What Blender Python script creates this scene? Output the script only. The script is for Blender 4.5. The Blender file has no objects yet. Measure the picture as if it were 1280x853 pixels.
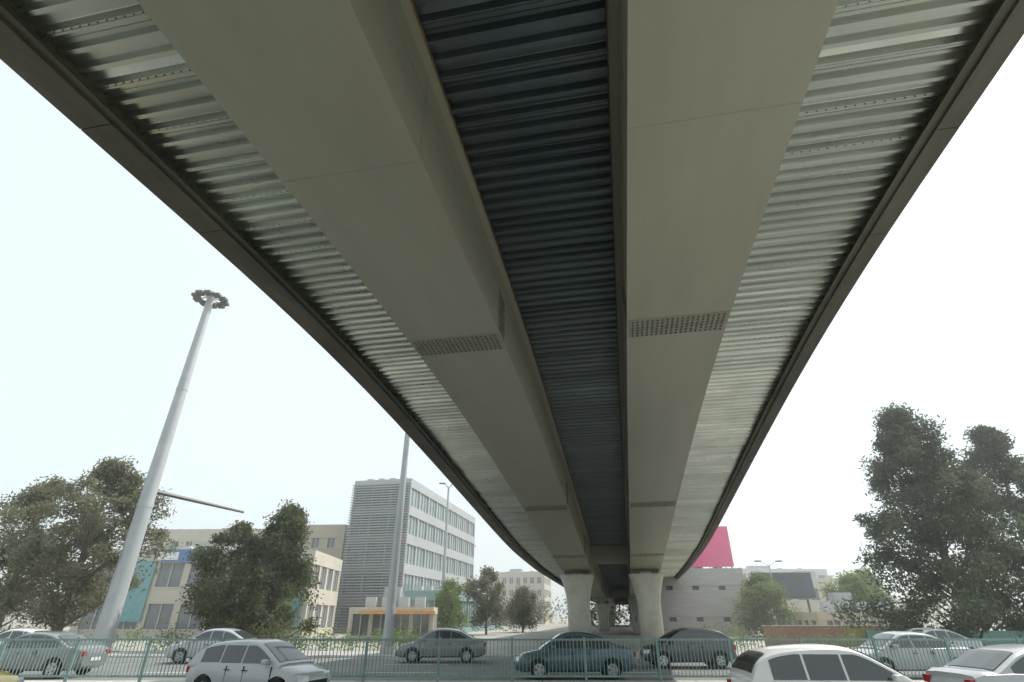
import bpy, bmesh, math, random
import numpy as np
from mathutils import Vector, Matrix
random.seed(4); np.random.seed(4)
scene=bpy.context.scene
HC=2.0
# ------------------------------------------------------------ materials
def mat(name,col,rough=0.6,metal=0.0,var=0.12,scale=3.0,bump=0.0,stretch=(1,1,1),col2=None,spec=0.5,detail=7):
    m=bpy.data.materials.new(name); m.use_nodes=True
    nt=m.node_tree; N=nt.nodes; Lk=nt.links
    b=N['Principled BSDF']
    b.inputs['Roughness'].default_value=rough; b.inputs['Metallic'].default_value=metal
    b.inputs['Specular IOR Level'].default_value=spec
    tc=N.new('ShaderNodeTexCoord'); mp=N.new('ShaderNodeMapping'); mp.inputs['Scale'].default_value=stretch
    Lk.new(tc.outputs['Object'],mp.inputs['Vector'])
    n=N.new('ShaderNodeTexNoise'); n.inputs['Scale'].default_value=scale; n.inputs['Detail'].default_value=detail
    n.inputs['Roughness'].default_value=0.65
    Lk.new(mp.outputs[0],n.inputs['Vector'])
    r=N.new('ShaderNodeValToRGB')
    c1=[max(0,c*(1-var)) for c in col]; c2=list(col2) if col2 else [min(1,c*(1+var)) for c in col]
    r.color_ramp.elements[0].color=(*c1,1); r.color_ramp.elements[1].color=(*c2,1)
    r.color_ramp.elements[0].position=0.32; r.color_ramp.elements[1].position=0.68
    Lk.new(n.outputs['Fac'],r.inputs['Fac']); Lk.new(r.outputs['Color'],b.inputs['Base Color'])
    if bump>0:
        n2=N.new('ShaderNodeTexNoise'); n2.inputs['Scale'].default_value=scale*8; n2.inputs['Detail'].default_value=5
        Lk.new(mp.outputs[0],n2.inputs['Vector'])
        bp=N.new('ShaderNodeBump'); bp.inputs['Strength'].default_value=bump; bp.inputs['Distance'].default_value=0.03
        Lk.new(n2.outputs['Fac'],bp.inputs['Height']); Lk.new(bp.outputs[0],b.inputs['Normal'])
    return m
def glassm(name,col=(0.03,0.04,0.045)):
    return mat(name,col,rough=0.06,var=0.2,scale=0.6,spec=0.9)

M_paint=mat('girder_paint',(0.31,0.31,0.24),rough=0.45,var=0.09,scale=0.6,stretch=(1,0.2,1))
M_seam=mat('weld_seam',(0.25,0.25,0.2),rough=0.6)
M_plate=mat('splice_plate_paint',(0.27,0.27,0.215),rough=0.55,var=0.12,scale=6)
M_bolt=mat('bolt_steel',(0.12,0.12,0.10),rough=0.5,metal=0.3)
M_rust=mat('primer_edge',(0.17,0.10,0.07),rough=0.8,var=0.4,scale=4)
M_beam=mat('edge_beam',(0.105,0.10,0.08),rough=0.8,var=0.3,scale=1.2,stretch=(1,0.3,1),bump=0.1)
M_conc=mat('concrete',(0.56,0.55,0.48),rough=0.85,var=0.12,scale=1.5,bump=0.12)
M_slab=mat('slab_concrete',(0.3,0.29,0.27),rough=0.9,bump=0.1)
def galv(name,col,r0,r1,metal=0.9):
    m=mat(name,col,rough=0.34,metal=metal,var=0.14,scale=1.0,stretch=(0.12,1.1,1),detail=1.0)
    nt=m.node_tree;N=nt.nodes;Lk=nt.links;b=N['Principled BSDF']
    tc=N.new('ShaderNodeTexCoord')
    n=N.new('ShaderNodeTexNoise');n.inputs['Scale'].default_value=1.2;n.inputs['Detail'].default_value=2
    Lk.new(tc.outputs['Object'],n.inputs['Vector'])
    mr=N.new('ShaderNodeMapRange');mr.inputs['To Min'].default_value=r0;mr.inputs['To Max'].default_value=r1
    mr.inputs['From Min'].default_value=0.3;mr.inputs['From Max'].default_value=0.7
    Lk.new(n.outputs['Fac'],mr.inputs['Value']);Lk.new(mr.outputs[0],b.inputs['Roughness'])
    return m
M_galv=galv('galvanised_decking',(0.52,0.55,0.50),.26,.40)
M_galv2=galv('galvanised_decking_dark',(0.17,0.20,0.215),.30,.42,.85)  # same decking metal in a darker, bluer tone, for the centre bay

# ------------------------------------------------------------ builder
class B:
    def __init__(s,name,loc=(0,0,0),rz=0.0):
        s.e=bpy.data.objects.new(name,None); scene.collection.objects.link(s.e)
        s.e.location=loc; s.e.rotation_euler=(0,0,rz); s.e.empty_display_size=0.3
        s.p={}
    def _g(s,part,m):
        if part not in s.p: s.p[part]=([],[],m)
        return s.p[part]
    def poly(s,part,m,vs,fs):
        V,F,_=s._g(part,m); o=len(V)
        V.extend([tuple(v) for v in vs]); F.extend([tuple(i+o for i in f) for f in fs])
    def box(s,part,m,x0,x1,y0,y1,z0,z1):
        vs=[(x0,y0,z0),(x1,y0,z0),(x1,y1,z0),(x0,y1,z0),(x0,y0,z1),(x1,y0,z1),(x1,y1,z1),(x0,y1,z1)]
        s.poly(part,m,vs,[(0,3,2,1),(4,5,6,7),(0,1,5,4),(1,2,6,5),(2,3,7,6),(3,0,4,7)])
    def tube(s,part,m,p0,p1,r0,r1,n=10,cap=True):
        p0=Vector(p0);p1=Vector(p1);d=(p1-p0).normalized()
        a=d.orthogonal().normalized();b=d.cross(a)
        vs=[];
        for p,r in((p0,r0),(p1,r1)):
            for i in range(n):
                t=2*math.pi*i/n; vs.append(p+a*(math.cos(t)*r)+b*(math.sin(t)*r))
        fs=[(i,(i+1)%n,n+(i+1)%n,n+i) for i in range(n)]
        if cap: fs+= [tuple(range(n-1,-1,-1)),tuple(range(n,2*n))]
        s.poly(part,m,vs,fs)
    def loft(s,part,m,rings,cap=True,closed=True):
        n=len(rings[0]);vs=[v for r in rings for v in r];fs=[]
        for k in range(len(rings)-1):
            for i in range(n if closed else n-1):
                j=(i+1)%n; fs.append((k*n+i,k*n+j,(k+1)*n+j,(k+1)*n+i))
        if cap and closed: fs+=[tuple(range(n-1,-1,-1)),tuple(range((len(rings)-1)*n,len(rings)*n))]
        s.poly(part,m,vs,fs)
    def done(s,smooth=(),bevel={}):
        for k,(V,F,m) in s.p.items():
            me=bpy.data.meshes.new(k); me.from_pydata(V,[],F); me.materials.append(m)
            bm=bmesh.new();bm.from_mesh(me);bmesh.ops.recalc_face_normals(bm,faces=bm.faces);bm.to_mesh(me);bm.free()
            o=bpy.data.objects.new(k,me); scene.collection.objects.link(o); o.parent=s.e
            if k in smooth:
                for p in me.polygons: p.use_smooth=True
            if k in bevel:
                md=o.modifiers.new('b','BEVEL');md.width=bevel[k];md.segments=2;md.limit_method='ANGLE'
        return s.e

# ------------------------------------------------------------ BRIDGE
H=6.0; YAW=math.radians(10.97)
kA=np.array([-8,-2,0,.6,1.82,3,4.5,6.5,7.6,10,15.6,30])*H
kZ=np.array([.90,1.0,1.0,1.0,1.025,.965,.825,.625,.52,.42,.34,.30])*H
gA=np.arange(-48,182,0.25); gZ=np.interp(gA,kA,kZ)
ker=np.exp(-0.5*(np.arange(-40,41)/13.0)**2);ker/=ker.sum()
gZ=np.convolve(np.pad(gZ,40,mode='edge'),ker,mode='valid')
def zs(A): return float(np.interp(A,gA,gZ))+HC   # soffit of girders
A0,A1=-34.0,165.0
AA=list(np.arange(A0,A1+.01,1.0))
br=B('highway_overpass',rz=-YAW)
def sweep(part,m,sec,AA=AA,cap=True):
    br.loft(part,m,[[(x,a,zs(a)+z) for x,z in sec] for a in AA],cap)
def rect(x0,x1,z0,z1): return [(x0,z0),(x1,z0),(x1,z1),(x0,z1)]
GH=2.0
G=[(-4.71,-2.406),(0.618,2.908)]
for i,(x0,x1) in enumerate(G):
    sweep('girder_%d_bottom_flange'%i,M_paint,rect(x0,x1,0,.035))
    sweep('girder_%d_web_left'%i,M_paint,rect(x0+.05,x0+.08,.037,GH-.045))
    sweep('girder_%d_web_right'%i,M_paint,rect(x1-.08,x1-.05,.037,GH-.045))
    sweep('girder_%d_top_flange_left'%i,M_paint,rect(x0-.10,x0+.35,GH-.043,GH-.006))
    sweep('girder_%d_top_flange_right'%i,M_paint,rect(x1-.35,x1+.10,GH-.043,GH-.006))
    sweep('girder_%d_shelf_angle'%i,M_rust,rect(x0-.125,x0-.102,GH-.06,GH-.004))
    sweep('girder_%d_shelf_angle_r'%i,M_rust,rect(x1+.102,x1+.125,GH-.06,GH-.004))
    for a in (5.3,19.5,34,46.5,58,70,82):
        z=zs(a); br.box('weld_seams',M_seam,x0+.01,x1-.01,a,a+.012,z-.002,z+.01)
        br.box('weld_seams',M_seam,x0+.044,x0+.052,a,a+.014,z+.04,z+GH-.05)
        br.box('weld_seams',M_seam,x1-.052,x1-.044,a,a+.014,z+.04,z+GH-.05)
    for xs in (x0+.043,x1-.05):
        sweep('web_seam',M_seam,rect(xs,xs+.007,1.35,1.375),AA)
    for a in (11.2,27.4,39.4,52,65,79):
        pl=.80
        def splate(xa,xb,a0,a1,th,k=4):
            rings=[[(xa,a_,zs(a_)-th),(xb,a_,zs(a_)-th),(xb,a_,zs(a_)-.002),(xa,a_,zs(a_)-.002)] for a_ in np.linspace(a0,a1,k)]
            br.loft('splice_plates',M_plate,rings)
        splate(x0+.05,x1-.05,a-pl/2,a-.012,.016); splate(x0+.05,x1-.05,a+.012,a+pl/2,.016)
        nb=19 if a<30 else 12
        for ia in range(6):
            aa=a-pl/2+.075+ia*(pl-.15)/5
            for ix in range(nb):
                xx=x0+.13+ix*((x1-x0-.26)/(nb-1))
                if a<30:
                    br.tube('splice_bolts',M_bolt,(xx,aa,zs(aa)-.015),(xx,aa,zs(aa)-.045),.026,.022,6)
                else:
                    br.tube('splice_bolts',M_bolt,(xx,aa,zs(aa)-.015),(xx,aa,zs(aa)-.045),.03,.026,4)
        for sx,xw in ((-1,x0+.05),(1,x1-.05)):
            th=.016*sx
            z=zs(a)
            br.box('splice_plates_web',M_plate,min(xw,xw+th),max(xw,xw+th),a-.33,a+.33,z+.12,z+1.30)
            for ia in range(5):
                for iz in range(11):
                    aa=a-.26+ia*.13; zz=z+.2+iz*.10
                    br.tube('splice_bolts',M_bolt,(xw+th*.9,aa,zz),(xw+th+.025*sx,aa,zz),.026,.022,6)
# corrugated decking : three bays
pitch=.32; dep=.125
def decking(part,m,xa,xb,seed):
    rnd=random.Random(seed)
    prof=[(0,1),(.045,0),(.125,0),(.17,1),(.32,1)]
    V=[];F=[];a=A0;k=0
    nx=max(2,int((xb-xa)/1.2)); xsn=np.linspace(xa,xb,nx+1)
    zoff=0;rows=[]
    while a<A1:
        if k%3==0:
            zoff=rnd.uniform(-.010,.010); sk=rnd.uniform(-.012,.012)
            ph=rnd.uniform(.9,1.0);tl=rnd.uniform(-.016,.016)
            if rows: rows.append((a-.012,zoff+.004,0))
        d=dep*ph
        pr=prof if k%3 else [(0,1),(.045,0),(.078,0),(.085,.12),(.092,0),(.125,0),(.17,1),(.235,1),(.243,.87),(.25,1)]
        for pa,pz in pr[:-1] if k%3 else pr:
            rows.append((a+pa,-d*(1-pz)+zoff+tl*((k%3)+pa/.32),sk))
        a+=pitch;k+=1
    for (ra,rz,sk) in rows:
        for j,x in enumerate(xsn):
            V.append((x,ra+sk*(j/nx-.5),zs(ra)+GH+dep+rz))
    n=nx+1
    for i in range(len(rows)-1):
        for j in range(nx):
            F.append((i*n+j,i*n+j+1,(i+1)*n+j+1,(i+1)*n+j))
    br.poly(part,m,V,F)
    a=A0
    k=0
    while a<30:
        if a>-4 and k%3==0:
            x=xa+.1
            while x<xb-.1:
                zc=zs(a)+GH+.012; br.box(part+'_screws',M_bolt,x-.012,x+.012,a+.055,a+.068,zc-.014,zc+.02); x+=.16
        a+=pitch;k+=1
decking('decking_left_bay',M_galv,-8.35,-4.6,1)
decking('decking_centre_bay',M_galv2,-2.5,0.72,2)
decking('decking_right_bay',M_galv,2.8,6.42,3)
sweep('deck_slab',M_slab,rect(-8.95,6.75,GH+.20,GH+.40))
a=A0
rr=random.Random(9)
while a<70:
    for xe in (-4.83,3.03):
        if rr.random()<.55:
            z=zs(a)+GH
            br.box('rib_closers',M_beam,xe-.03,xe+.03,a,a+.07,z-.045,z-.001)
    a+=.96
def edge(side,xin,xout):
    s=-1 if side=='left' else 1
    a=A0
    while a<A1:
        b=a+3.0-.02
        aa=[a,(a+b)/2,b]
        lo,hi=sorted((xin,xout))
        sweep('edge_beam_'+side,M_beam,rect(lo,hi,GH-.22,GH+.45),aa)
        f0,f1=sorted((xout+s*.003,xout+s*.10))
        sweep('parapet_'+side,M_beam,rect(f0,f1,GH-.10,GH+1.15),aa)
        a+=3.0
    sweep('edge_angle_'+side,M_beam,rect(*sorted((xin-s*.003,xin-s*.16)),GH-.16,GH-.145))
    sweep('edge_channel_'+side,M_beam,rect(*sorted((xin-s*.003,xin-s*.05)),GH-.14,GH+.14))
edge('left',-8.30,-8.95); edge('right',6.33,6.72)
def pier(xc,a):
    zt=zs(a)-.28
    rings=[]
    hts=[(-.2,.86,.75),(max(.5,zt-2.3),.86,.75),(zt-1.9,.88,.76),(zt-1.5,.93,.8),(zt-1.1,1.02,.85),(zt-.7,1.13,.9),(zt-.35,1.25,.95),(zt-.12,1.33,.99),(zt,1.33,.99)]
    hts=[h for i,h in enumerate(hts) if i==0 or h[0]>.4]
    for z,hw,hd in hts:
        r=[]
        for i in range(32):
            t=2*math.pi*i/32; c,s_=math.cos(t),math.sin(t); e=.55
            r.append((xc+hw*math.copysign(abs(c)**e,c),a+hd*math.copysign(abs(s_)**e,s_),z))
        rings.append(r)
    br.loft('piers',M_conc,rings)
    for dx in(-.7,.7):
        br.box('bearings',M_bolt,xc+dx-.25,xc+dx+.25,a-.25,a+.25,zt+.003,zt+.279)
for a in (-26,45.6,93,140):
    for x0,x1 in G: pier((x0+x1)/2,a)
    z=zs(a)
    br.box('diaphragms',M_paint,-2.48,.69,a-.15,a+.15,z+.5,z+GH-.1)
br.done(smooth=('piers',))

# ------------------------------------------------------------ GROUND
def sheet(name,m,x0,x1,y0,y1,z):
    me=bpy.data.meshes.new(name);me.from_pydata([(x0,y0,z),(x1,y0,z),(x1,y1,z),(x0,y1,z)],[],[(0,1,2,3)])
    me.materials.append(m);o=bpy.data.objects.new(name,me);scene.collection.objects.link(o);return o
M_ground=mat('dusty_ground',(0.37,0.355,0.31),rough=0.95,var=0.2,scale=0.08,bump=0.1)
M_asph=mat('worn_asphalt',(0.19,0.187,0.178),rough=0.85,var=0.2,scale=0.5,bump=0.15)
M_pave=mat('concrete_paving',(0.40,0.39,0.35),rough=0.9,var=0.15,scale=0.8,bump=0.1)
M_white=mat('white_road_paint',(0.75,0.75,0.72),rough=0.7,var=0.1)
M_kerb=mat('kerb_concrete',(0.5,0.49,0.45),rough=0.85)
sheet('ground',M_ground,-2500,2500,-2500,2500,0)
sheet('road',M_asph,-400,400,8.5,33,0.006)
rd=B('road_markings')
for yb in (8.8,19.2,20.9,32.7): rd.box('edge_lines',M_white,-200,200,yb-.06,yb+.06,.008,.012)
for yl in (12.2,15.7,24.8,28.8):
    x=-150
    while x<150: rd.box('lane_dashes',M_white,x,x+3,yl-.06,yl+.06,.008,.012); x+=9
rd.done()
kb=B('kerb')
for y0,y1 in ((8.1,8.4),(19.6,20.4),(33.05,33.3)):
    x=-150
    while x<150: kb.box('kerbstones',M_kerb,x,x+.985,y0,y1,0,.14); x+=1
kb.done(bevel={'kerbstones':.02})
pv=B('pavement'); pv.box('paving_near',M_pave,-200,200,-40,8.09,0.0,.13); pv.box('paving_far',M_pave,-200,200,33.32,37.5,0,.12); pv.done()

# ------------------------------------------------------------ median railing
M_teal=mat('teal_fence_paint',(0.21,0.31,0.29),rough=0.55,var=0.2,scale=4)
fe=B('median_railing',loc=(0,20,.14))
x=-48
while x<48:
    fe.box('posts',M_teal,x-.04,x+.04,-.04,.04,0,1.26)
    fe.box('rails',M_teal,x+.042,x+2.358,-.025,.025,1.15,1.21)
    fe.box('rails',M_teal,x+.042,x+2.358,-.025,.025,.12,.18)
    for k in range(1,20):
        xx=x+k*2.4/20
        fe.box('pickets',M_teal,xx-.011,xx+.011,-.011,.011,.182,1.148)
    x+=2.4
fe.done()

# ------------------------------------------------------------ vehicles
M_tyre=mat('tyre_rubber',(0.02,0.02,0.02),rough=0.8)
M_rim=mat('alloy_rim',(0.5,0.5,0.5),rough=0.3,metal=0.8)
M_glass=glassm('car_glass',(0.05,0.055,0.055))
M_head=mat('headlamp_lens',(0.7,0.72,0.72),rough=0.1,spec=0.8)
M_tail=mat('tail_lamp_lens',(0.35,0.02,0.02),rough=0.15)
M_trim=mat('black_trim',(0.02,0.02,0.022),rough=0.5)
_pc={}
def paint(c):
    if c not in _pc:
        m=mat('car_paint_%d'%len(_pc),c,rough=0.28,var=0.04,scale=2,spec=0.6)
        m.node_tree.nodes['Principled BSDF'].inputs['Coat Weight'].default_value=0.6
        m.node_tree.nodes['Principled BSDF'].inputs['Coat Roughness'].default_value=0.06
        _pc[c]=m
    return _pc[c]
def lin(t,P):
    return float(np.interp(t,[p[0] for p in P],[p[1] for p in P]))
def smooth_prof(P,it=2):
    # corner-cutting so that hood / roof lines are curved
    for _ in range(it):
        Q=[P[0]]
        for a,b in zip(P[:-1],P[1:]):
            Q.append((a[0]*.75+b[0]*.25,a[1]*.75+b[1]*.25));Q.append((a[0]*.25+b[0]*.75,a[1]*.25+b[1]*.75))
        Q.append(P[-1]);P=Q
    return P
def car(name,loc,rz,col,kind='sedan',sc=1.0):
    P=paint(col); c=B(name,loc,rz)
    if kind=='sedan':
        Ln=2.2; top=[(-2.2,.72),(-2.1,.92),(-1.9,.99),(-1.2,1.0),(0,.96),(.95,.93),(1.5,.86),(1.95,.76),(2.15,.62),(2.2,.5)]
        cab=[(-1.72,.96),(-1.3,1.16),(-.85,1.38),(-.4,1.46),(0.1,1.47),(.45,1.42),(.85,1.20),(1.3,.93)]
        wb=(-1.3,1.33); win=[(-1.25,-1.02,-.52),(-.47,-.47,.06),(.11,.11,.95)]
    else:
        Ln=2.0; top=[(-2.0,.6),(-1.97,.85),(-1.85,1.0),(-1.0,1.0),(0,.97),(.9,.95),(1.4,.87),(1.8,.74),(1.97,.6),(2.0,.5)]
        cab=[(-1.93,.98),(-1.74,1.27),(-1.45,1.43),(-.9,1.51),(-.1,1.54),(.3,1.49),(.75,1.24),(1.22,.95)]
        wb=(-1.22,1.24); win=[(-1.5,-1.35,-.85),(-.8,-.8,-.1),(-.05,-.05,.85)]
    cab=smooth_prof(cab)
    hwP=[(-Ln,.66),(-Ln+.1,.76),(-Ln+.4,.83),(-.8,.86),(.8,.86),(Ln-.45,.82),(Ln-.12,.74),(Ln,.6)]
    zlP=[(-Ln,.36),(-Ln+.3,.24),(Ln-.3,.22),(Ln,.30)]
    xs=sorted(set([p[0] for p in top]+[round(v,3) for v in np.linspace(-Ln,Ln,26)]))
    rings=[]
    for x in xs:
        h=lin(x,top);hw=lin(x,hwP);zl=lin(x,zlP)
        half=[(hw*.8,zl),(hw*.96,zl+.07),(hw,zl+.2*(h-zl)+.05),(hw*1.005,zl+.55*(h-zl)),(hw*.985,zl+.78*(h-zl)),(hw*.95,h-.04),(hw*.87,h),(hw*.45,h+.022)]
        rings.append([(x,y,z) for y,z in half]+[(x,-y,z) for y,z in reversed(half)])
    n=len(rings[0])
    V=[v for r in rings for v in r];F=[]
    for k in range(len(rings)-1):
        for i in range(n):
            j=(i+1)%n;F.append((k*n+i,k*n+j,(k+1)*n+j,(k+1)*n+i))
    F+=[tuple(range(n-1,-1,-1)),tuple(range((len(rings)-1)*n,len(rings)*n))]
    me=bpy.data.meshes.new('body');me.from_pydata(V,[],F)
    bm=bmesh.new();bm.from_mesh(me);bmesh.ops.recalc_face_normals(bm,faces=bm.faces);bm.to_mesh(me);bm.free()
    body=bpy.data.objects.new('body',me);scene.collection.objects.link(body)
    cm=bpy.data.meshes.new('cut');bm=bmesh.new()
    for wx in wb:
        for sy in(-1,1):
            bmesh.ops.create_cone(bm,cap_ends=True,segments=28,radius1=.37,radius2=.37,depth=.36,matrix=Matrix.Translation((wx,sy*.80,.32))@Matrix.Rotation(math.pi/2,4,'X'))
    bm.to_mesh(cm);bm.free();cut=bpy.data.objects.new('cut',cm);scene.collection.objects.link(cut)
    md=body.modifiers.new('x','BOOLEAN');md.operation='DIFFERENCE';md.object=cut;md.solver='EXACT'
    dg=bpy.context.evaluated_depsgraph_get();nm=bpy.data.meshes.new_from_object(body.evaluated_get(dg))
    body.modifiers.clear();body.data=nm;bpy.data.objects.remove(cut)
    nm.materials.clear();nm.materials.append(P)
    for p in nm.polygons:p.use_smooth=True
    try: nm.set_sharp_from_angle(angle=math.radians(32))
    except Exception: pass
    body.parent=c.e
    zb=.92;zr=1.5
    def yz(z): return .80-(z-zb)/(zr-zb)*.20
    cx=sorted(set([p[0] for p in cab]))
    rings=[]
    for x in cx:
        t=lin(x,cab)
        t=max(t,zb+.01)
        zz=max(t-.05,zb+.005)
        half=[(yz(zb),zb-.06),(yz(zb),zb),(yz(zz),zz),(yz(t)-.03,t-.022),(yz(t)-.09,t-.003),(yz(t)*.5,t+.018)]
        rings.append([(x,y,z) for y,z in half]+[(x,-y,z) for y,z in reversed(half)])
    c.loft('cabin',P,rings)
    for sy in(-1,1):
        for (xa,xb,xc_) in win:
            lo=[(x,zb+.05) for x in np.linspace(xa,xc_,8)]
            up=[(x,max(zb+.06,min(lin(x,cab)-.095,1.40))) for x in np.linspace(xa,xc_,8)]
            vs=[];
            for (x,z) in lo: vs.append((x,sy*(yz(z)+.006),z))
            for (x,z) in up: vs.append((x,sy*(yz(z)+.006),z))
            c.poly('side_windows',M_glass,vs,[(i,i+1,8+i+1,8+i) for i in range(7)])
    def band(part,xa,xb):
        vs=[];k=8
        dz=.014
        for x in np.linspace(xa,xb,k):
            t=lin(x,cab);w=yz(t)-.09
            for f in(-1,-.5,0,.5,1):
                vs.append((x,f*w,t+ (.018 if abs(f)<.6 else 0.002)+dz))
        c.poly(part,M_glass,vs,[(i*5+j,i*5+j+1,(i+1)*5+j+1,(i+1)*5+j) for i in range(k-1) for j in range(4)])
    if kind=='sedan': band('windscreen',.5,1.2);band('rear_window',-1.6,-.9)
    else: band('windscreen',.36,1.14);band('rear_window',-1.88,-1.5)
    for wx in wb:
        for sy in(-1,1):
            c.tube('tyres',M_tyre,(wx,sy*.66,.31),(wx,sy*.845,.31),.31,.31,24)
            c.tube('rims',M_rim,(wx,sy*.84,.31),(wx,sy*.853,.31),.20,.19,16)
            for s5 in range(5):
                t=s5*2*math.pi/5
                c.tube('rim_slots',M_trim,(wx+.12*math.cos(t),sy*.852,.31+.12*math.sin(t)),(wx+.12*math.cos(t),sy*.857,.31+.12*math.sin(t)),.035,.035,8)
    for sy in(-1,1):
        c.poly('headlamps',M_head,[(Ln-.18,sy*.74,.56),(Ln-.02,sy*.50,.56),(Ln-.04,sy*.48,.68),(Ln-.24,sy*.76,.72),(Ln-.1,sy*.80,.56),(Ln+.012,sy*.50,.55),(Ln+.0,sy*.48,.69),(Ln-.2,sy*.80,.72)],[(0,1,2,3),(4,5,6,7),(0,1,5,4),(2,3,7,6),(1,2,6,5),(0,3,7,4)])
        c.box('tail_lamps',M_tail,-Ln-.012,-Ln+.1,min(sy*.52,sy*.72),max(sy*.52,sy*.72),.70,.86)
        c.box('mirrors',P,.72,.9,min(sy*.82,sy*.98),max(sy*.82,sy*.98),.96,1.08)
        c.box('door_handles',M_trim,-.55,-.38,min(sy*.86,sy*.885),max(sy*.86,sy*.885),.80,.825)
        c.box('door_handles',M_trim,.0+.05,.22,min(sy*.86,sy*.885),max(sy*.86,sy*.885),.79,.815)
        for xd in (-.5,.09,1.0):
            c.box('door_gaps',M_trim,xd-.005,xd+.005,min(sy*.80,sy*.867),max(sy*.80,sy*.867),.34,.90)
    c.box('grille',M_trim,Ln-.06,Ln+.012,-.42,.42,.44,.56)
    c.box('number_plate',M_white,-Ln-.02,-Ln+.02,-.25,.25,.52,.63)
    e=c.done(smooth=('cabin','windscreen'),bevel={'mirrors':.03,'tail_lamps':.02})
    for ch in e.children:
        if ch.name.startswith('cabin'):
            try: ch.data.set_sharp_from_angle(angle=math.radians(40))
            except Exception: pass
    e.scale=(sc,sc,sc)
    return e
WH=(0.72,0.72,0.70);SI=(0.42,0.44,0.45);DK=(0.05,0.055,0.06);BL=(0.07,0.12,0.14);YE=(0.6,0.45,0.08);BG=(0.45,0.40,0.30);GR=(0.2,0.21,0.21)
R=math.radians
car('white_car',(6.45,12.4,.006),R(-4),WH,'hatch',.96)
car('grey_car',(11.6,13.6,.006),R(2),SI,'sedan',.97)
car('silver_car',(-6.9,16.9,.006),R(-16),SI,'hatch',.93)
car('taxi',(-13.6,13.9,.006),R(0),YE,'sedan')
car('dark_car',(2.3,22.8,.006),R(180),BL,'sedan')
far=[(7.8,27.2,DK,'hatch'),(-18,23.2,GR,'sedan'),(-14.5,29.8,SI,'sedan'),(-24,29.5,WH,'sedan'),
 (15,23.2,SI,'sedan'),(-3.5,30.3,GR,'sedan'),(21,30.3,SI,'sedan')]
for x,y,cc,k in far:
    car({WH:'white_car',SI:'silver_car',DK:'dark_car',GR:'grey_car',BG:'beige_car'}[cc],(x,y,.006),R(180+random.uniform(-2,2)),cc,k)

# ------------------------------------------------------------ trees
def leafmat(name,dark,light,scale=0.7):
    m=mat(name,dark,rough=0.7,var=0.15,scale=scale,col2=light,spec=0.3)
    nt=m.node_tree;N=nt.nodes;Lk=nt.links
    b=N['Principled BSDF'];tr=N.new('ShaderNodeBsdfTranslucent');mx=N.new('ShaderNodeMixShader');mx.inputs[0].default_value=.4
    src=b.inputs['Base Color'].links[0].from_socket
    Lk.new(src,tr.inputs['Color']);Lk.new(b.outputs[0],mx.inputs[1]);Lk.new(tr.outputs[0],mx.inputs[2])
    Lk.new(mx.outputs[0],N['Material Output'].inputs['Surface'])
    return m
M_bark=mat('bark',(0.13,0.11,0.085),rough=0.95,var=0.3,scale=6,bump=0.3)
LF_olive=leafmat('foliage_olive',(0.13,0.14,0.07),(0.26,0.26,0.155))
LF_dark=leafmat('foliage_dark',(0.06,0.08,0.032),(0.17,0.19,0.09))
LF_pine=leafmat('foliage_pine',(0.05,0.075,0.045),(0.15,0.175,0.105))
LF_light=leafmat('foliage_light',(0.13,0.19,0.05),(0.26,0.32,0.12))
def leaves(V,cent,rad,n,size,rng,flat=.8):
    p=cent+np.clip(rng.normal(size=(n,3)),-2.1,2.1)*rad*.52*np.array([1,1,flat])
    a=rng.normal(size=(n,3));a/=np.linalg.norm(a,axis=1)[:,None]
    b=np.cross(a,rng.normal(size=(n,3)));b/=np.linalg.norm(b,axis=1)[:,None]
    s=(size*rng.uniform(.6,1.3,size=n))[:,None]
    q=np.stack([p-a*s,p+b*s*.4,p+a*s,p-b*s*.4],1).reshape(-1,3)
    V.append(q)
def leafmesh(name,V,m):
    q=np.concatenate(V);n=len(q)//4
    me=bpy.data.meshes.new(name);me.vertices.add(len(q));me.vertices.foreach_set('co',q.ravel())
    me.loops.add(len(q));me.loops.foreach_set('vertex_index',np.arange(len(q),dtype=np.int32))
    me.polygons.add(n);me.polygons.foreach_set('loop_start',np.arange(0,len(q),4,dtype=np.int32));me.polygons.foreach_set('loop_total',np.full(n,4,dtype=np.int32))
    me.update();me.materials.append(m)
    o=bpy.data.objects.new(name,me);scene.collection.objects.link(o);return o
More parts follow.
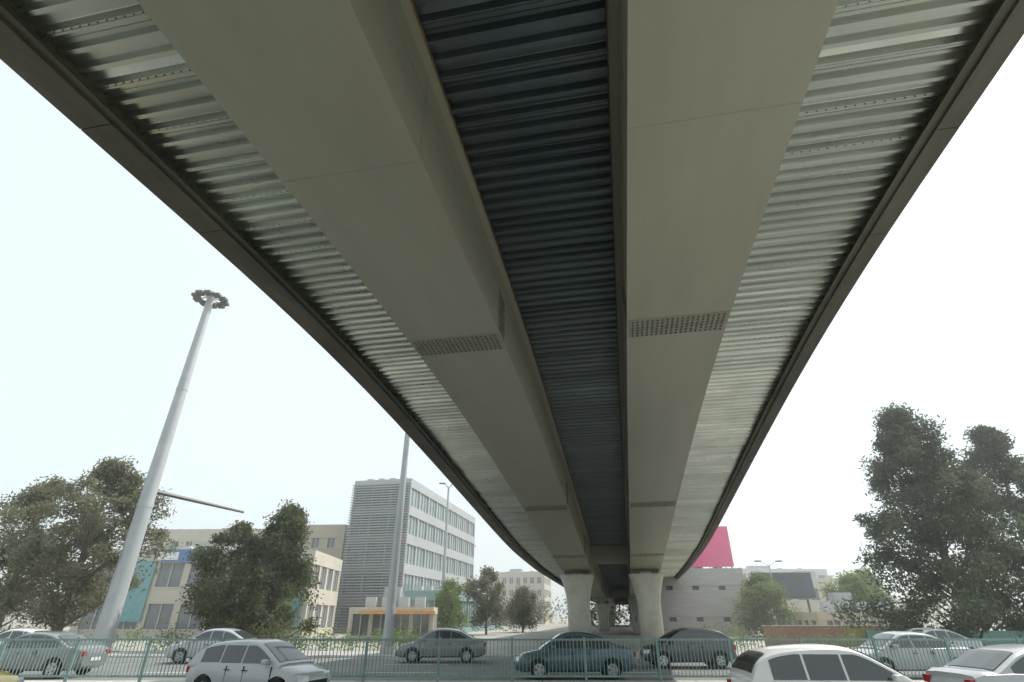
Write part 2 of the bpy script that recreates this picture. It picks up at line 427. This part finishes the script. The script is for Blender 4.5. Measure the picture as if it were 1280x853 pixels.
def tree(name,loc,h,env,zc,tr,ncl,nl,lsize,m,seed,crad=(.8,1.5),lean=.3):
    rng=np.random.default_rng(seed); t=B(name,loc)
    pts=[Vector((0,0,-.1))];k=7
    top=h*.85
    for i in range(1,k+1):
        f=i/k;pts.append(Vector((rng.uniform(-lean,lean)*f,rng.uniform(-lean,lean)*f,top*f)))
    for i in range(k):
        t.tube('trunk',M_bark,pts[i],pts[i+1],tr*(1-.85*i/k),tr*(1-.85*(i+1)/k),9,False)
    V=[]
    for i in range(ncl):
        f=(i+rng.uniform(0,1))/ncl; f=f**.9
        R_=env(f); ang=rng.uniform(0,2*math.pi); rr_=R_*math.sqrt(rng.uniform(.05,1.0))*rng.uniform(.7,1.2)
        c=np.array([rr_*math.cos(ang),rr_*math.sin(ang),zc+(h-zc)*f])
        cr=rng.uniform(*crad)*(1-.35*f)
        leaves(V,c,cr,int(nl*rng.uniform(.5,1.4)),lsize,rng)
        if i%2==0:
            zt=max(zc*.6,c[2]-rr_*.7-.4); fz=min(zt/top,.98); ii=int(fz*k); base=pts[ii].lerp(pts[min(ii+1,k)],fz*k-ii)
            midp=base.lerp(Vector(c),.55)+Vector((0,0,-.15))
            r0=tr*.28*(1-fz*.7)
            t.tube('limbs',M_bark,base,midp,r0,r0*.6,6,False);t.tube('limbs',M_bark,midp,c,r0*.6,r0*.15,6,False)
    o=leafmesh('crown',V,m);o.parent=t.e
    t.done(smooth=('trunk','limbs'))
rnd_env=lambda R_:(lambda f:R_*math.sqrt(max(.02,1-(2*f-.85)**2*.9)) if f>.42 else R_*(.7+.3*f/.42))
cone_env=lambda R_:(lambda f:R_*(1-f)**.7*(1 if f>.1 else .75+f*2.5)+.25)
tree('plane_tree',(-29.0,38,0),11.8,rnd_env(4.8),2.0,.35,110,330,.13,LF_olive,1,(.6,1.3))
tree('plane_tree',(-35.5,41,0),11.0,rnd_env(4.3),2.0,.33,75,330,.13,LF_olive,2,(.6,1.3))
tree('evergreen_tree',(-19.0,39,0),7.6,rnd_env(2.9),.9,.25,75,330,.12,LF_dark,3,(.5,1.1))
tree('evergreen_tree',(-15.6,38.5,0),8.8,cone_env(3.0),.9,.25,75,330,.12,LF_dark,5,(.5,1.1))
tree('pine_tree',(27.8,36,0),15.0,cone_env(6.1),.9,.36,190,330,.14,LF_pine,7,(.6,1.3))
tree('pine_tree',(35.5,38,0),14.5,cone_env(4.8),1.0,.32,110,330,.14,LF_pine,8,(.6,1.3))
tree('small_tree',(-7.3,70,0),5.5,rnd_env(2.2),1.0,.15,30,260,.17,LF_light,11)
tree('small_tree',(-3.2,74,0),7.2,rnd_env(2.5),1.2,.15,34,260,.17,LF_olive,12)
tree('small_tree',(28.5,66,0),6.0,rnd_env(2.9),.6,.15,40,300,.17,LF_light,13)
tree('small_tree',(39.0,66,0),6.0,rnd_env(2.8),.6,.15,40,300,.17,LF_light,14)
tree('small_tree',(43.0,70,0),6.6,rnd_env(2.8),.6,.15,40,300,.17,LF_light,15)
tree('small_tree',(-25,60,0),5.5,rnd_env(2.4),1.0,.15,32,260,.17,LF_light,16)
tree('small_tree',(1.5,84,0),5.5,rnd_env(2.4),.8,.15,32,260,.17,LF_olive,17)
def mass(name,items,m,lsize,seed):
    rng=np.random.default_rng(seed);V=[]
    for (x,y,z,r,n) in items: leaves(V,np.array([x,y,z]),r,n,lsize,rng)
    leafmesh(name,V,m)
rs=random.Random(3)
it=[]
for i in range(80):
    x=rs.uniform(-45,-2) if i<50 else rs.uniform(9,45); it.append((x,rs.uniform(38.5,42),rs.uniform(.35,.8),rs.uniform(.6,1.1),240))
mass('verge_shrubs',it,LF_light,.09,5)
it=[]
for i in range(170):
    x=rs.uniform(-160,170); it.append((x,rs.uniform(125,150),rs.uniform(1.5,4.0),rs.uniform(2.4,4),170))
mass('distant_tree_row',it,LF_olive,.4,6)

# ------------------------------------------------------------ lighting masts
M_galvpole=mat('galvanised_pole',(0.40,0.42,0.43),rough=0.55,metal=0.1,var=0.08,scale=1)
hm=B('high_mast_light',(-24.5,36,.12))
rz=lambda z:.56-.30*z/25.2
hm.loft('shaft',M_galvpole,[[(rz(z)*math.cos(t*math.pi/10),rz(z)*math.sin(t*math.pi/10),z) for t in range(20)] for z in np.linspace(0,25.2,10)],cap=False)
for zc in (8.4,16.8): hm.tube('slip_joints',M_galvpole,(0,0,zc-.1),(0,0,zc+.1),rz(zc)+.025,rz(zc)+.02,20,False)
hm.box('base_plate',M_galvpole,-.7,.7,-.7,.7,0,.06)
for i in range(24):
    t0=i*math.pi/12;t1=(i+1)*math.pi/12
    hm.tube('lamp_ring',M_galvpole,(.8*math.cos(t0),.8*math.sin(t0),24.8),(.8*math.cos(t1),.8*math.sin(t1),24.8),.07,.07,6)
for i in range(10):
    t=i*math.pi/5;c_,s_=math.cos(t),math.sin(t)
    hm.tube('ring_spokes',M_galvpole,(0,0,24.9),(.8*c_,.8*s_,24.8),.05,.05,6)
    x,y=1.05*c_,1.05*s_
    hm.box('floodlights',M_bolt,x-.27,x+.27,y-.27,y+.27,24.55,24.8)
hm.tube('cap',M_galvpole,(0,0,25.2),(0,0,25.45),.4,.15,14)
hm.tube('side_arm',M_bolt,(.2,.2,9.4),(3.2,7.0,9.2),.15,.09,8)
hm.done(smooth=('shaft',),bevel={'floodlights':.05})
def lamp(loc,h,rz,arm=1.8,r=.2,both=True):
    l=B('street_lamp',loc,rz)
    l.tube('column',M_galvpole,(0,0,0),(0,0,h),r,r*.55,16,False)
    for s_ in((-1,1) if both else (1,)):
        l.tube('arm',M_galvpole,(0,0,h-.1),(s_*arm,0,h+.5),r*.4,r*.3,8)
        l.box('lantern',M_bolt,min(s_*arm,s_*(arm+.8)),max(s_*arm,s_*(arm+.8)),-.16,.16,h+.42,h+.58)
    l.box('base',M_kerb,-.35,.35,-.35,.35,0,.35)
    l.done(smooth=('column',),bevel={'lantern':.04})
lamp((-7.15,34.6,.12),14,R(20),r=.30,both=False)
lamp((-8.6,72,0),17.5,R(10),r=.22,arm=.5)
lamp((-11,130,0),16,0,r=.2); lamp((34,75,0),8,0,1.0,.10)

# ------------------------------------------------------------ buildings
M_beige=mat('beige_brick',(0.45,0.40,0.30),rough=0.9,var=0.08,scale=0.5)
M_beige2=mat('cream_render',(0.52,0.485,0.40),rough=0.9,var=0.08,scale=0.5)
M_gray=mat('grey_cladding',(0.40,0.41,0.41),rough=0.6,var=0.08,scale=0.4)
M_louv=mat('louvre_metal',(0.36,0.37,0.37),rough=0.6,var=0.06,scale=0.4)
M_lgray=mat('light_panel',(0.52,0.53,0.53),rough=0.6,var=0.06,scale=0.4)
M_gbrick=mat('grey_brick',(0.45,0.43,0.41),rough=0.9,var=0.12,scale=1.5,stretch=(.3,.3,3))
M_win=glassm('window_glass',(0.14,0.155,0.16))
M_gwin=glassm('green_glass',(0.22,0.29,0.28))
M_tealc=mat('teal_cladding',(0.24,0.36,0.36),rough=0.6)
M_tealb=mat('teal_panel',(0.16,0.33,0.35),rough=0.5)
M_pink=mat('pink_banner',(0.82,0.17,0.31),rough=0.6,var=0.05)
M_blue=mat('blue_sign',(0.10,0.21,0.42),rough=0.5)
M_orange=mat('orange_canopy',(0.60,0.32,0.12),rough=0.6)
M_brick=mat('red_brown_brick',(0.30,0.18,0.14),rough=0.9,var=0.2,scale=3)
M_gwall=mat('green_hoarding',(0.16,0.32,0.26),rough=0.6,var=0.1)
def building(name,loc,rz,w,d,floors,fh,wall,glass,nb=8,nd=5,sp=.42,pw=.5,parapet=.9,louvre=False):
    b=B(name,loc,rz);Ht=floors*fh
    b.box('glazing',glass,.25,w-.25,.25,d-.25,0,Ht-.02)
    for f in range(floors+1):
        z0=f*fh-(fh*sp*.5); z1=f*fh+fh*sp*.5
        if f==0:z0=0
        if f==floors:z1=Ht+parapet
        b.box('spandrels',wall,0,w,0,.3,z0,z1);b.box('spandrels',wall,0,w,d-.3,d,z0,z1)
        b.box('spandrels',wall,0,.3,.302,d-.302,z0,z1);b.box('spandrels',wall,w-.3,w,.302,d-.302,z0,z1)
        if f<floors and sp<.8:
            for i in range(nb*2+1):
                x=pw/2+(w-pw)*i/(nb*2); b.box('mullions',M_lgray,x-.04,x+.04,.12,.248,f*fh+fh*sp*.5,(f+1)*fh-fh*sp*.5)
            for i in range(nd*3+1):
                y=pw/2+(d-pw)*i/(nd*3); b.box('mullions',M_lgray,w-.248,w-.12,y-.04,y+.04,f*fh+fh*sp*.5,(f+1)*fh-fh*sp*.5)
            b.box('sills',M_lgray,.05,w-.05,-.06,-.003,z1-.08,z1+.02)
        if louvre and f<floors:
            for k in range(0,11):
                zl=f*fh+fh*.05+ k*fh/11
                b.box('louvres',M_louv,-.12,w+.05,-.35,-.08,zl-.07,zl+.07)
    for i in range(nb+1):
        x=pw/2+(w-pw)*i/nb
        b.box('piers_front',wall,x-pw/2+.004,x+pw/2-.004,.06,.28,.01,Ht-.01)
        b.box('piers_front',wall,x-pw/2+.004,x+pw/2-.004,d-.28,d-.06,.01,Ht-.01)
    for i in range(nd+1):
        y=pw/2+(d-pw)*i/nd
        b.box('piers_side',wall,.06,.28,y-pw/2+.01,y+pw/2-.01,.01,Ht-.01)
        b.box('piers_side',wall,w-.28,w-.06,y-pw/2+.01,y+pw/2-.01,.01,Ht-.01)
    b.box('roof',M_slab,.31,w-.31,.31,d-.31,Ht,Ht+.2)
    b.box('roof_plant',M_gray,w*.35,w*.55,d*.4,d*.6,Ht+.21,Ht+2.0)
    for i in range(4):
        x=w*(.15+.2*i);b.box('air_conditioners',M_lgray,x,x+1.0,1.2,2.0,Ht+.21,Ht+1.1)
    return b
YB=R(-11.5)
b=building('office_building',(-15.2-9.3*math.cos(YB),80-9.3*math.sin(YB),0),YB,9.3,37,5,4.0,M_gray,M_gwin,3,9,.34,.4,.6,True); b.done()
b=building('office_podium',(-14.6,78.5,0),YB,7,30,1,4.6,M_tealc,M_gwin,4,8,.3,.3,.5); b.done()
b=building('beige_building',(-62,95,0),R(-2),24,16,4,3.6,M_beige2,M_win,9,5,.62,1.5,.9); b.done()
b=building('beige_apartment_building',(-38,88,0),R(-3),11.5,18,4,3.5,M_beige,M_win,4,5,.58,1.4,1.0); b.done()
b=building('shop_building',(-46,62,0),R(2),24,12,2,4.0,M_beige2,M_win,7,4,.4,.7,.6)
b.box('fascia_sign',M_blue,7.5,12.0,-.25,-.07,7.3,8.6);b.box('fascia_sign_lettering',M_white,7.0,9.2,-.30,-.252,7.5,8.3)
b.box('teal_panels',M_tealb,3.5,7.0,-.2,-.07,1.5,7.4);b.box('teal_panels',M_tealb,20.5,23.5,-.2,-.07,1.0,7.0);b.done()
b=building('kiosk_building',(-15.5,56,0),R(3),8,5,1,2.6,M_beige2,M_win,4,3,.3,.4,.2)
b.box('awning',M_orange,1.2,8.2,-1.2,-.07,2.2,2.45);b.done()
b=building('grey_commercial_building',(16.5,71,0),R(-3),12.0,14,2,3.4,M_gbrick,M_win,3,3,.86,2.4,.5)
b.box('rooftop_billboard_face',M_pink,1.6,11.2,.35,.55,7.5,12.3)
for x in (2,4.5,7,9,11): b.box('billboard_frame',M_bolt,x-.06,x+.06,.56,.7,7.0,12.2);b.tube('billboard_struts',M_bolt,(x,.7,11.5),(x,3.2,7.1),.05,.05,6)
b.box('roof_room',M_gray,4.8,8.5,5,9,7.2,14.2);b.done()
b=building('beige_low_building',(42,92,0),R(-4),16,12,2,3.4,M_beige2,M_win,7,4,.5,1.0,.6);b.done()
b=building('beige_low_building',(30,58,0),R(-4),9,6,1,2.2,M_beige,M_win,4,3,.5,.8,.2);b.done()
b=building('far_apartment_block',(-8,175,0),R(-12),18,14,4,3.3,M_beige2,M_win,8,5,.5,1,.8);b.done()
b=building('far_apartment_block',(60,160,0),R(5),30,14,4,3.3,M_lgray,M_win,10,5,.5,1,.8);b.done()
b=building('far_apartment_block',(-100,150,0),R(5),40,14,5,3.3,M_beige,M_win,12,5,.5,1,.8);b.done()
bb=B('dark_billboard',(33.5,80,0),R(-5))
bb.box('panel',mat('billboard_dark',(0.06,0.08,0.095),rough=0.4,var=.3,scale=.5),0,8,0,.3,4.2,7.4);bb.box('frame',M_gray,-.1,8.1,.31,.4,4.1,7.5)
for x in(1,4,7): bb.box('legs',M_bolt,x-.12,x+.12,.41,.65,0,7.3)
bb.done()
w=B('brick_wall',(19,45,0),R(1)); w.box('wall',M_brick,0,9.5,0,.25,0,1.35);w.box('coping',M_kerb,-.05,9.55,-.04,.29,1.352,1.42);w.done()
w=B('green_hoarding',(20.5,34.6,.12),R(1))
for i in range(16): w.box('panels',M_gwall,i*1.2,i*1.2+1.18,0,.04,.05,1.15);w.box('posts',M_bolt,i*1.2-.03,i*1.2+.03,.05,.1,0,1.25)
w.done()

# ------------------------------------------------------------ dusty haze over the avenue (real thin volume)
hz=B('dust_haze')
hm_=bpy.data.materials.new('dust_haze');hm_.use_nodes=True;nn=hm_.node_tree.nodes
nn.remove(nn['Principled BSDF']);vs=nn.new('ShaderNodeVolumeScatter');vs.inputs['Density'].default_value=.0022
vs.inputs['Color'].default_value=(1,1,1,1);vs.inputs['Anisotropy'].default_value=.45
hm_.node_tree.links.new(vs.outputs[0],nn['Material Output'].inputs['Volume'])
hz.box('air',hm_,-200,200,15,210,.02,26);hz.done()

# ------------------------------------------------------------ light
AZ=R(62);EL=R(52)
wd=bpy.data.worlds.new('World');scene.world=wd;wd.use_nodes=True
nt=wd.node_tree;sk=nt.nodes.new('ShaderNodeTexSky');sk.sky_type='NISHITA';sk.sun_disc=False
sk.sun_elevation=EL;sk.sun_rotation=AZ;sk.dust_density=2.5;sk.air_density=1.0;sk.ozone_density=1.5
mx=nt.nodes.new('ShaderNodeMixRGB');mx.inputs[0].default_value=.70;mx.inputs[2].default_value=(7.9,8.8,8.8,1)
nt.links.new(sk.outputs[0],mx.inputs[1])
nt.links.new(mx.outputs[0],nt.nodes['Background'].inputs['Color']);nt.nodes['Background'].inputs['Strength'].default_value=0.15
sl=bpy.data.lights.new('sun','SUN');sl.energy=4.6;sl.angle=R(.5);sl.color=(1,.965,.9)
so=bpy.data.objects.new('sun',sl);scene.collection.objects.link(so)
d=Vector((math.cos(EL)*math.sin(AZ),math.cos(EL)*math.cos(AZ),math.sin(EL)))
so.rotation_euler=d.to_track_quat('Z','Y').to_euler()
# ------------------------------------------------------------ camera
cd=bpy.data.cameras.new('camera');cam=bpy.data.objects.new('camera',cd);scene.collection.objects.link(cam)
cam.location=(0,0,HC);cam.rotation_euler=(R(90+27.8),0,0);cd.lens=18.37;cd.sensor_width=36;cd.clip_end=6000;cd.clip_start=.05
scene.camera=cam
scene.view_settings.view_transform='Standard';scene.view_settings.look='None';scene.view_settings.exposure=0
